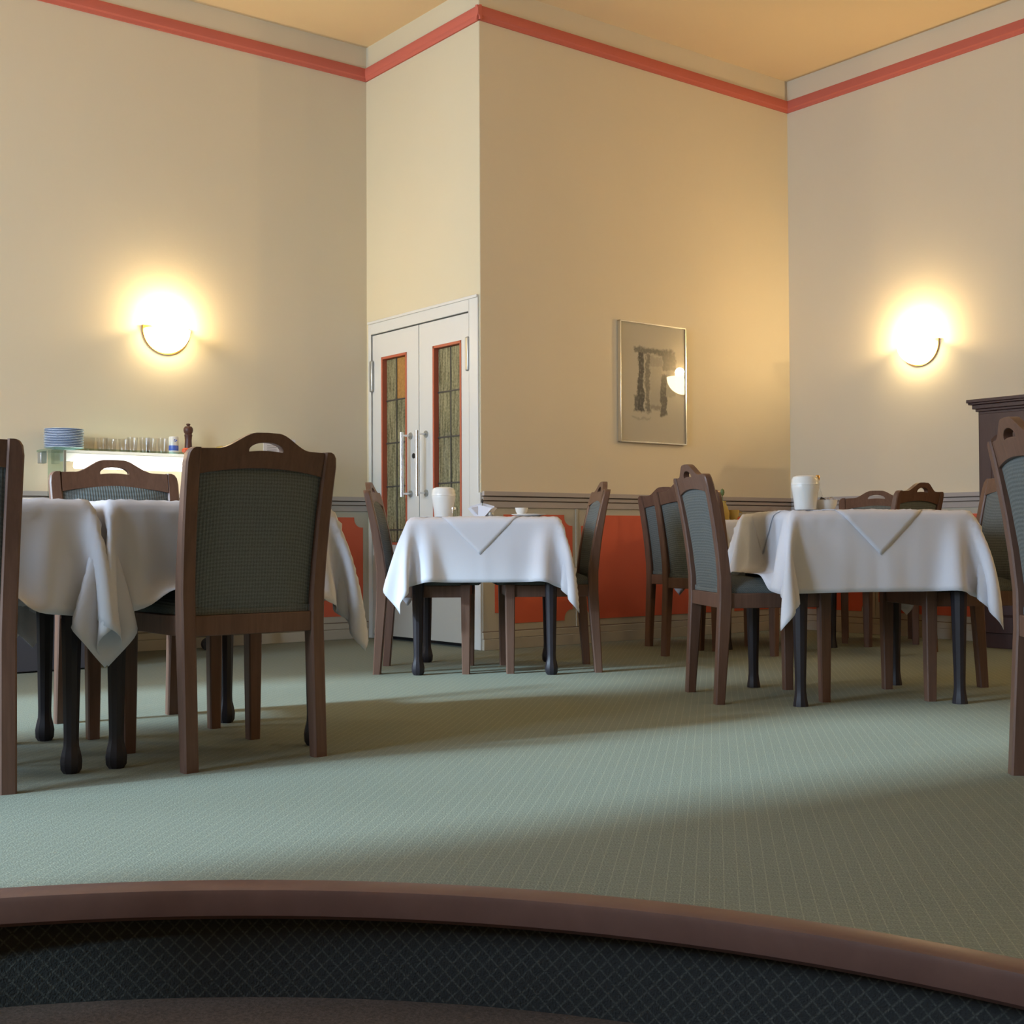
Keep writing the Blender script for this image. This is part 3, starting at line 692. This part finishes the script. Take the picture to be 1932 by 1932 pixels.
# ---------------------------------------------------------------- tall dark cabinet on the right wall
c = wallpt(BC, V, -U, 1.765+0.6, 0.036)
cab = empty('tall_cabinet', (c[0], c[1], 0), math.atan2(-U[1], -U[0])-PI/2, 'tall dark wooden cabinet with a stepped cornice against the right wall', 'cabinet')
MB().box(-0.6, 0.6, 0, 0.362, 0.0, 1.40).build('body', M['cabwood'], cab, bevel=0.003)
for k, (a, z0, z1) in enumerate(((0.012, 1.40, 1.415), (0.026, 1.415, 1.44), (0.042, 1.44, 1.452), (0.050, 1.452, 1.472))):
    MB().box(-0.6-a, 0.6+a, 0, 0.362+a, z0, z1).build('cornice', M['cabwood'], cab, bevel=0.003)
for sg in (-1, 1):
    # frame-and-panel doors with arched heads
    x0, x1 = (0.01, 0.585) if sg > 0 else (-0.585, -0.01); xa, xb = x0+0.07, x1-0.07
    dm_ = MB().box(x0, x1, 0.363, 0.376, 0.09, 1.385).build('cabinet_door', M['cabwood'], cab, bevel=0.003)
    pts = [(xa, 0.18), (xb, 0.18), (xb, 1.22)] + [((xa+xb)/2+(xb-xa)/2*math.cos(a), 1.22+0.07*math.sin(a)) for a in np.linspace(0.2, PI-0.2, 9)] + [(xa, 1.22)]
    MB().loft([[(x, 0.374, z) for x, z in pts], [((x-(xa+xb)/2)*0.93+(xa+xb)/2, 0.386, (z-0.7)*0.96+0.7) for x, z in pts]]).build('door_panel', M['cabwood'], dm_, smooth=0)
    MB().lathe([(0.004, 0), (0.006, 0.01), (0.012, 0.02), (0.0, 0.028)], 10).build('knob', M['brass'], dm_).matrix_local = Matrix.Translation((0.04*sg, 0.377, 0.8)) @ Matrix.Rotation(-PI/2, 4, 'X')

# ---------------------------------------------------------------- buffet along the left wall
c = wallpt(AD, -U, V, 0.0, 0.0)
rzb = math.atan2(-U[1], -U[0])                   # local x = -U ; room side is +y or -y
sA = walls['wall_left'][1]
def YA(a, b): return (min(a*sA, b*sA), max(a*sA, b*sA))
ZS = 1.168
sh = empty('glass_shelf_unit', (c[0], c[1], 0), rzb, 'glass buffet shelf with a lit tube beneath, against the left wall', 'shelf')
MB().box(0.55, 2.19, *YA(0.045, 0.34), ZS-0.012, ZS).build('shelf_board', M['shelfglass'], sh, smooth=0, label='green-edged clear glass board')
MB().box(0.60, 2.12, *YA(0.20, 0.225), 0.90, ZS-0.014).build('glass_screen', M['shelfglass'], sh, smooth=0) if False else None
for x in (0.72, 2.125):
    MB().box(x-0.005, x+0.005, *YA(0.05, 0.33), 0.872, ZS-0.013).build('glass_side', M['shelfglass'], sh, smooth=0)
MB().box(2.119, 2.131, *YA(0.318, 0.330), 0.872, ZS-0.013).build('corner_post', M['greymetal'], sh)
for x in (0.75, 2.17):
    MB().box(x-0.02, x+0.015, *YA(0.042, 0.10), ZS-0.075, ZS-0.013).build('shelf_bracket', M['greymetal'], sh, bevel=0.004)
MB().tube([(0.80, 0.17*sA, ZS-0.085), (2.02, 0.17*sA, ZS-0.085)], 0.019, 14).build('light_tube', M['tube'], sh, label='bright white light tube')
MB().box(0.78, 2.06, *YA(0.05, 0.10), ZS-0.060, ZS-0.013).build('tube_holder', M['white'], sh)
bf = empty('buffet_counter', (c[0], c[1], 0), rzb, 'buffet counter with a white top and dark cabinet base behind the left tables', 'counter')
MB().box(0.90, 3.6, *YA(0.045, 0.90), 0.835, 0.870).build('counter_top', M['white'], bf, bevel=0.005)
MB().box(2.13, 3.6, *YA(0.08, 0.86), 0.006, 0.834).build('base_cabinet', M['darkbody'], bf, bevel=0.004)
for x in (1.20, 0.95):
    MB().tube([(x, 0.22*sA, 0.10), (x, 0.22*sA, 0.834)], 0.022, 10).build('leg', M['black'], bf)
pts = [(1.24-0.31*q, 0.22*sA, 0.075+0.05*math.sin(PI*q)) for q in np.linspace(0, 1, 11)]
MB().tube(pts, 0.019, 8).build('foot_bar', M['black'], bf)
for x in (1.24, 0.93):
    MB().tube([(x, 0.205*sA, 0.037), (x, 0.235*sA, 0.037)], 0.037, 16).build('castor', M['black'], bf)

def on_wallA(name, t, off, z, lab, cat, group=None):
    p = wallpt(AD, -U, V, t, off); return empty(name, (p[0], p[1], z), rzb, lab, cat, group)
# plates
ords = ['lowest', 'second from the bottom', 'third from the bottom', 'fourth from the bottom', 'fifth from the bottom', 'sixth from the bottom', 'sixth from the top', 'fifth from the top', 'fourth from the top', 'third from the top', 'second from the top', 'topmost']
pl = MB().lathe([(0.0, 0.002), (0.060, 0.0), (0.066, 0.003), (0.098, 0.008), (0.108, 0.0105), (0.107, 0.0125), (0.096, 0.0105), (0.064, 0.006), (0.0, 0.0055)], 28)
pm = pl.build('plate', M['bluelit_china'], None, smooth=50)
p = wallpt(AD, -U, V, 2.075, 0.16)
for k in range(12):
    o = pm if k == 0 else pm.copy()
    if k: COL.objects.link(o)
    o.location = (p[0]+random.uniform(-.001, .001), p[1]+random.uniform(-.001, .001), ZS+0.0005+k*0.0093)
    tag(o, 'white plate tinted as if blue-lit, %s of the stack on the glass shelf' % ords[k], 'plate', 'stacked plates on the glass shelf')
# glasses
gm = MB().lathe([(0.0, 0.004), (0.024, 0.004), (0.030, 0.082), (0.0315, 0.082), (0.026, 0.0), (0.0, 0.0)], 16).build('drinking_glass', M['clearglass'], None, smooth=40)
gs = [(1.925, 'nearest to the plate stack'), (1.862, 'second from the plate stack'), (1.798, 'third from the plate stack'), (1.735, 'fourth from the plate stack'),
      (1.672, 'fourth from the blue and white jug'), (1.610, 'third from the blue and white jug'), (1.558, 'second from the blue and white jug'), (1.500, 'right beside the blue and white jug')]
for k, (t_, lab) in enumerate(gs):
    o = gm if k == 0 else gm.copy()
    if k: COL.objects.link(o)
    p = wallpt(AD, -U, V, t_, 0.15+(0.02 if k % 2 else -0.01)); o.location = (p[0], p[1], ZS+0.0005); o.scale = (1, 1, 0.92 if k < 4 else 1.08)
    tag(o, 'clear drinking glass on the glass shelf, '+lab, 'glass', 'drinking glasses on the glass shelf')
# blue and white container
o = on_wallA('milk_jug', 1.425, 0.15, ZS, 'white jug with blue pattern between the glasses and the pepper mill', 'jug')
MB().lathe([(0.0, 0.0), (0.027, 0.0), (0.028, 0.004), (0.028, 0.098), (0.025, 0.103), (0.0, 0.103)], 20).build('body', M['china'], o, smooth=40)
MB().lathe([(0.0284, 0.020), (0.0290, 0.022), (0.0290, 0.046), (0.0284, 0.050)], 20, caps=False).build('blue_band', M['cobalt'], o)
for dx, dz, r in ((-0.006, 0.080, 0.005), (0.005, 0.084, 0.004), (0.001, 0.074, 0.004), (0.008, 0.076, 0.003)):
    MB().lathe([(0.0, -r), (r*0.7, -r*0.7), (r, 0), (r*0.7, r*0.7), (0.0, r)], 8, (dx, 0.0265*sA, dz)).build('blue_motif', M['cobalt'], o)
o = on_wallA('pepper_mill', 1.333, 0.15, ZS, 'tall dark turned wooden pepper mill on the glass shelf', 'pepper mill')
MB().lathe([(0.0, 0.0), (0.026, 0.0), (0.027, 0.006), (0.024, 0.016), (0.0215, 0.05), (0.020, 0.085), (0.022, 0.108), (0.024, 0.112)], 18).build('body', M['pepper'], o)
MB().lathe([(0.023, 0.112), (0.024, 0.118), (0.020, 0.124), (0.026, 0.134), (0.0285, 0.146), (0.027, 0.158), (0.020, 0.168), (0.010, 0.170), (0.009, 0.174), (0.013, 0.179), (0.011, 0.185), (0.0, 0.187)], 18).build('head', M['pepper'], o)
tm = MB().lathe([(0.0, 0.0), (0.014, 0.001), (0.024, 0.009), (0.027, 0.020), (0.024, 0.031), (0.013, 0.038), (0.004, 0.036), (0.0, 0.034)], 16).build('tomato', M['tomato'], None, smooth=60)
tom = [(1.375, 0.215, 'left front'), (1.330, 0.225, 'foremost, before the pepper mill'), (1.285, 0.215, 'right of the pepper mill'), (1.242, 0.20, 'right end of the row'), (1.268, 0.145, 'behind the others')]
for k, (t_, of, lab) in enumerate(tom):
    o = tm if k == 0 else tm.copy()
    if k: COL.objects.link(o)
    p = wallpt(AD, -U, V, t_, of); o.location = (p[0], p[1], ZS+0.0005); o.scale = (0.95, 0.95, 0.9+0.1*(k == 1))
    tag(o, 'red tomato at the foot of the pepper mill, '+lab, 'tomato', 'tomatoes beside the pepper mill')
o = on_wallA('bread_basket', 1.11, 0.17, ZS, 'low straw-coloured basket of bread right of the tomatoes', 'basket')
mb = MB()
for k in range(5):
    r = 0.085+0.009*k; mb.lathe([(r-0.006, 0.0085*k), (r, 0.0085*k+0.001), (r+0.002, 0.0085*k+0.004), (r, 0.0085*k+0.008), (r-0.006, 0.0085*k+0.008), (r-0.006, 0.0085*k)], 28, caps=False)
mb.lathe([(0.0, 0.001), (0.085, 0.001), (0.085, 0.004), (0.0, 0.004)], 28); mb.build('weave', M['bread'], o)
for k, (dx, dy, a) in enumerate(((-0.04, 0.0, 0.3), (0.03, 0.02, -0.4), (0.0, -0.035, 1.2))):
    b = MB().lathe([(0.0, 0.0), (0.012, 0.002), (0.026, 0.012), (0.030, 0.022), (0.022, 0.036), (0.0, 0.042)], 14).build('bread_roll', M['bread'], o, smooth=60)
    b.location = (dx, dy, 0.02); b.scale = (1.25, 1, 0.9); b.rotation_euler = (0, 0, a)
o = on_wallA('standing_card', 0.755, 0.20, ZS, 'pale lined card seen through the handle hole of the dark chair', 'card')
MB().box(-0.11, 0.11, -0.002, 0.002, 0.0, 0.115).build('card_sheet', M['card'], o, smooth=0)
for z in (0.040, 0.050, 0.060, 0.070): MB().box(0.02, 0.085, 0.0021*sA if sA > 0 else -0.0030, 0.0030 if sA > 0 else -0.0021, z, z+0.002).build('printed_line', M['lead'], o, smooth=0)
MB().box(0.0, 0.002, *YA(0.0021, 0.003), 0.035, 0.11).build('printed_line', M['lead'], o, smooth=0)
MB().box(-0.10, 0.10, -0.03, 0.03, 0.0, 0.004).build('card_foot', M['card'], o)

# ---------------------------------------------------------------- things on the middle and right tables
ZC = TT+0.0105
def jar(x, y, lab, sc_=1.0, z=ZC):
    o = empty('coffee_pot', (x, y, z), 0, lab, 'jar', 'white lidded jars on the tables')
    MB().lathe([(r*sc_, zz*sc_) for r, zz in ((0.0, 0.0), (0.046, 0.0), (0.049, 0.004), (0.053, 0.04), (0.060, 0.085), (0.0635, 0.104), (0.063, 0.112))], 28).build('body', M['china'], o)
    MB().lathe([(r*sc_, zz*sc_) for r, zz in ((0.063, 0.112), (0.0645, 0.114), (0.064, 0.124), (0.062, 0.127), (0.061, 0.140), (0.055, 0.152), (0.040, 0.158), (0.0, 0.161))], 28).build('lid', M['china'], o)
    return o
jar(-0.345, 6.42, 'white lidded jar on the middle table before the door', 0.95)
jar(1.165, 5.06, 'white lidded jar on the right table by its left end', 0.86)
def shaker(x, y, lab):
    o = empty('salt_shaker', (x, y, ZC), 0, lab, 'shaker')
    MB().lathe([(0, 0), (0.014, 0), (0.016, 0.004), (0.013, 0.03), (0.012, 0.036)], 12).build('body', M['clearglass'], o)
    MB().lathe([(0.012, 0.036), (0.0135, 0.038), (0.013, 0.046), (0.006, 0.050), (0, 0.050)], 12).build('cap', M['chrome'], o)
shaker(-0.292, 6.36, 'small glass shaker right beside the jar on the middle table')
# napkin holder with folded paper and a dark sprig
o = empty('napkin_fan', (-0.150, 6.42, ZC), 0.1, 'folded white napkins with a small dark sprig on the middle table', 'napkin')
for k, (a, hgt, wid) in enumerate(((-0.5, 0.060, 0.075), (-0.1, 0.072, 0.070), (0.35, 0.062, 0.080))):
    n = MB(); n.add([(-wid*0.35, -0.004, 0), (wid*0.35, -0.004, 0), (wid*0.9, -0.001, hgt*0.75), (0, 0, hgt), (-wid*0.9, -0.001, hgt*0.75), (-wid*0.35, 0.004, 0), (wid*0.35, 0.004, 0), (wid*0.9, 0.002, hgt*0.75), (0, 0.003, hgt), (-wid*0.9, 0.002, hgt*0.75)],
                    [(0, 1, 2, 3, 4), (9, 8, 7, 6, 5), (0, 5, 6, 1), (1, 6, 7, 2), (2, 7, 8, 3), (3, 8, 9, 4), (4, 9, 5, 0)])
    q = n.build('napkin', M['linen'], o, smooth=0); q.rotation_euler = (0, 0, a); q.location = (0.012*k-0.012, 0.008*k, 0)
MB().lathe([(0, 0), (0.003, 0.002), (0.007, 0.010), (0.005, 0.018), (0, 0.026)], 8, (0.0, -0.004, 0.068)).build('sprig', M['black'], o)
MB().tube([(0.0, -0.004, 0.0), (0.0, -0.004, 0.07)], 0.002, 6).build('sprig_stem', M['leaf'], o)
MB().lathe([(0, 0), (0.012, 0.0), (0.016, 0.01), (0.012, 0.022), (0, 0.026)], 10, (0.042, -0.012, 0.0)).build('holder', M['greymetal'], o)
o = empty('plate', (0.085, 6.42, ZC+0.001), 0, 'flat white plate on the middle table by its right end', 'plate')
MB().lathe([(0.0, 0.002), (0.055, 0.0), (0.06, 0.003), (0.088, 0.009), (0.087, 0.012), (0.058, 0.006), (0.0, 0.005)], 28).build('dish', M['china'], o, smooth=50)
o = empty('bowl', (0.048, 6.40, ZC+0.0085), 0, 'small white bowl standing on the plate of the middle table', 'bowl')
MB().lathe([(0.0, 0.0), (0.020, 0.0), (0.021, 0.003), (0.029, 0.018), (0.033, 0.036), (0.031, 0.036), (0.027, 0.019), (0.0, 0.006)], 24).build('body', M['china'], o, smooth=50)
# right table: sugar bowl with wrapped sweets, thin brass and glass menu stand
o = empty('sugar_bowl', (1.255, 5.10, ZC), 0, 'white bowl of paper packets on the right table beside the jar', 'bowl')
MB().lathe([(0.0, 0.0), (0.034, 0.0), (0.036, 0.004), (0.044, 0.022), (0.047, 0.040), (0.045, 0.040), (0.041, 0.023), (0.0, 0.008)], 24).build('body', M['china'], o, smooth=50)
for k in range(9):
    b = MB().box(-0.015, 0.015, -0.0025, 0.0025, 0, 0.036).build('packet', M['card'] if k % 4 else M['darkbody'], o, bevel=0.001)
    a = k*2.4; b.location = (0.022*math.cos(a), 0.022*math.sin(a), 0.014); b.rotation_euler = (0.45*math.sin(a), 0.45*math.cos(a), a)
o = empty('oil_cruet', (1.258, 5.24, ZC), 0, 'slim glass cruet with a brass stopper behind the bowl of packets', 'cruet')
MB().lathe([(0, 0), (0.020, 0), (0.021, 0.004), (0.020, 0.06), (0.010, 0.09), (0.008, 0.125), (0.010, 0.128)], 14).build('body', M['clearglass'], o)
MB().lathe([(0.007, 0.124), (0.009, 0.130), (0.010, 0.138), (0.006, 0.146), (0, 0.147)], 12).build('stopper', M['brass'], o)
# far corner table: bud vase and small things
o = empty('bud_vase', (1.295, 7.80, ZC), 0, 'small vase with a single green bud on the far corner table', 'vase')
MB().lathe([(0, 0), (0.030, 0), (0.034, 0.01), (0.036, 0.04), (0.026, 0.075), (0.014, 0.10), (0.017, 0.115), (0.015, 0.115)], 18).build('body', M['bread'], o)
MB().tube([(0, 0, 0.06), (-0.006, 0, 0.15)], 0.0025, 6).build('stem', M['leaf'], o)
MB().lathe([(0, 0), (0.008, 0.005), (0.013, 0.02), (0.010, 0.038), (0, 0.046)], 10, (-0.006, 0, 0.145)).build('bud', M['leaf'], o)
o = empty('cup', (1.365, 7.86, ZC), 0, 'small beige cup beside the bud vase on the far corner table', 'cup')
MB().lathe([(0, 0), (0.022, 0), (0.024, 0.004), (0.033, 0.03), (0.037, 0.06), (0.035, 0.06), (0.030, 0.03), (0, 0.006)], 20).build('body', M['bread'], o, smooth=50)
MB().tube([(0.034, 0, 0.048), (0.052, 0, 0.044), (0.055, 0, 0.028), (0.030, 0, 0.018)], 0.004, 6).build('handle', M['bread'], o)
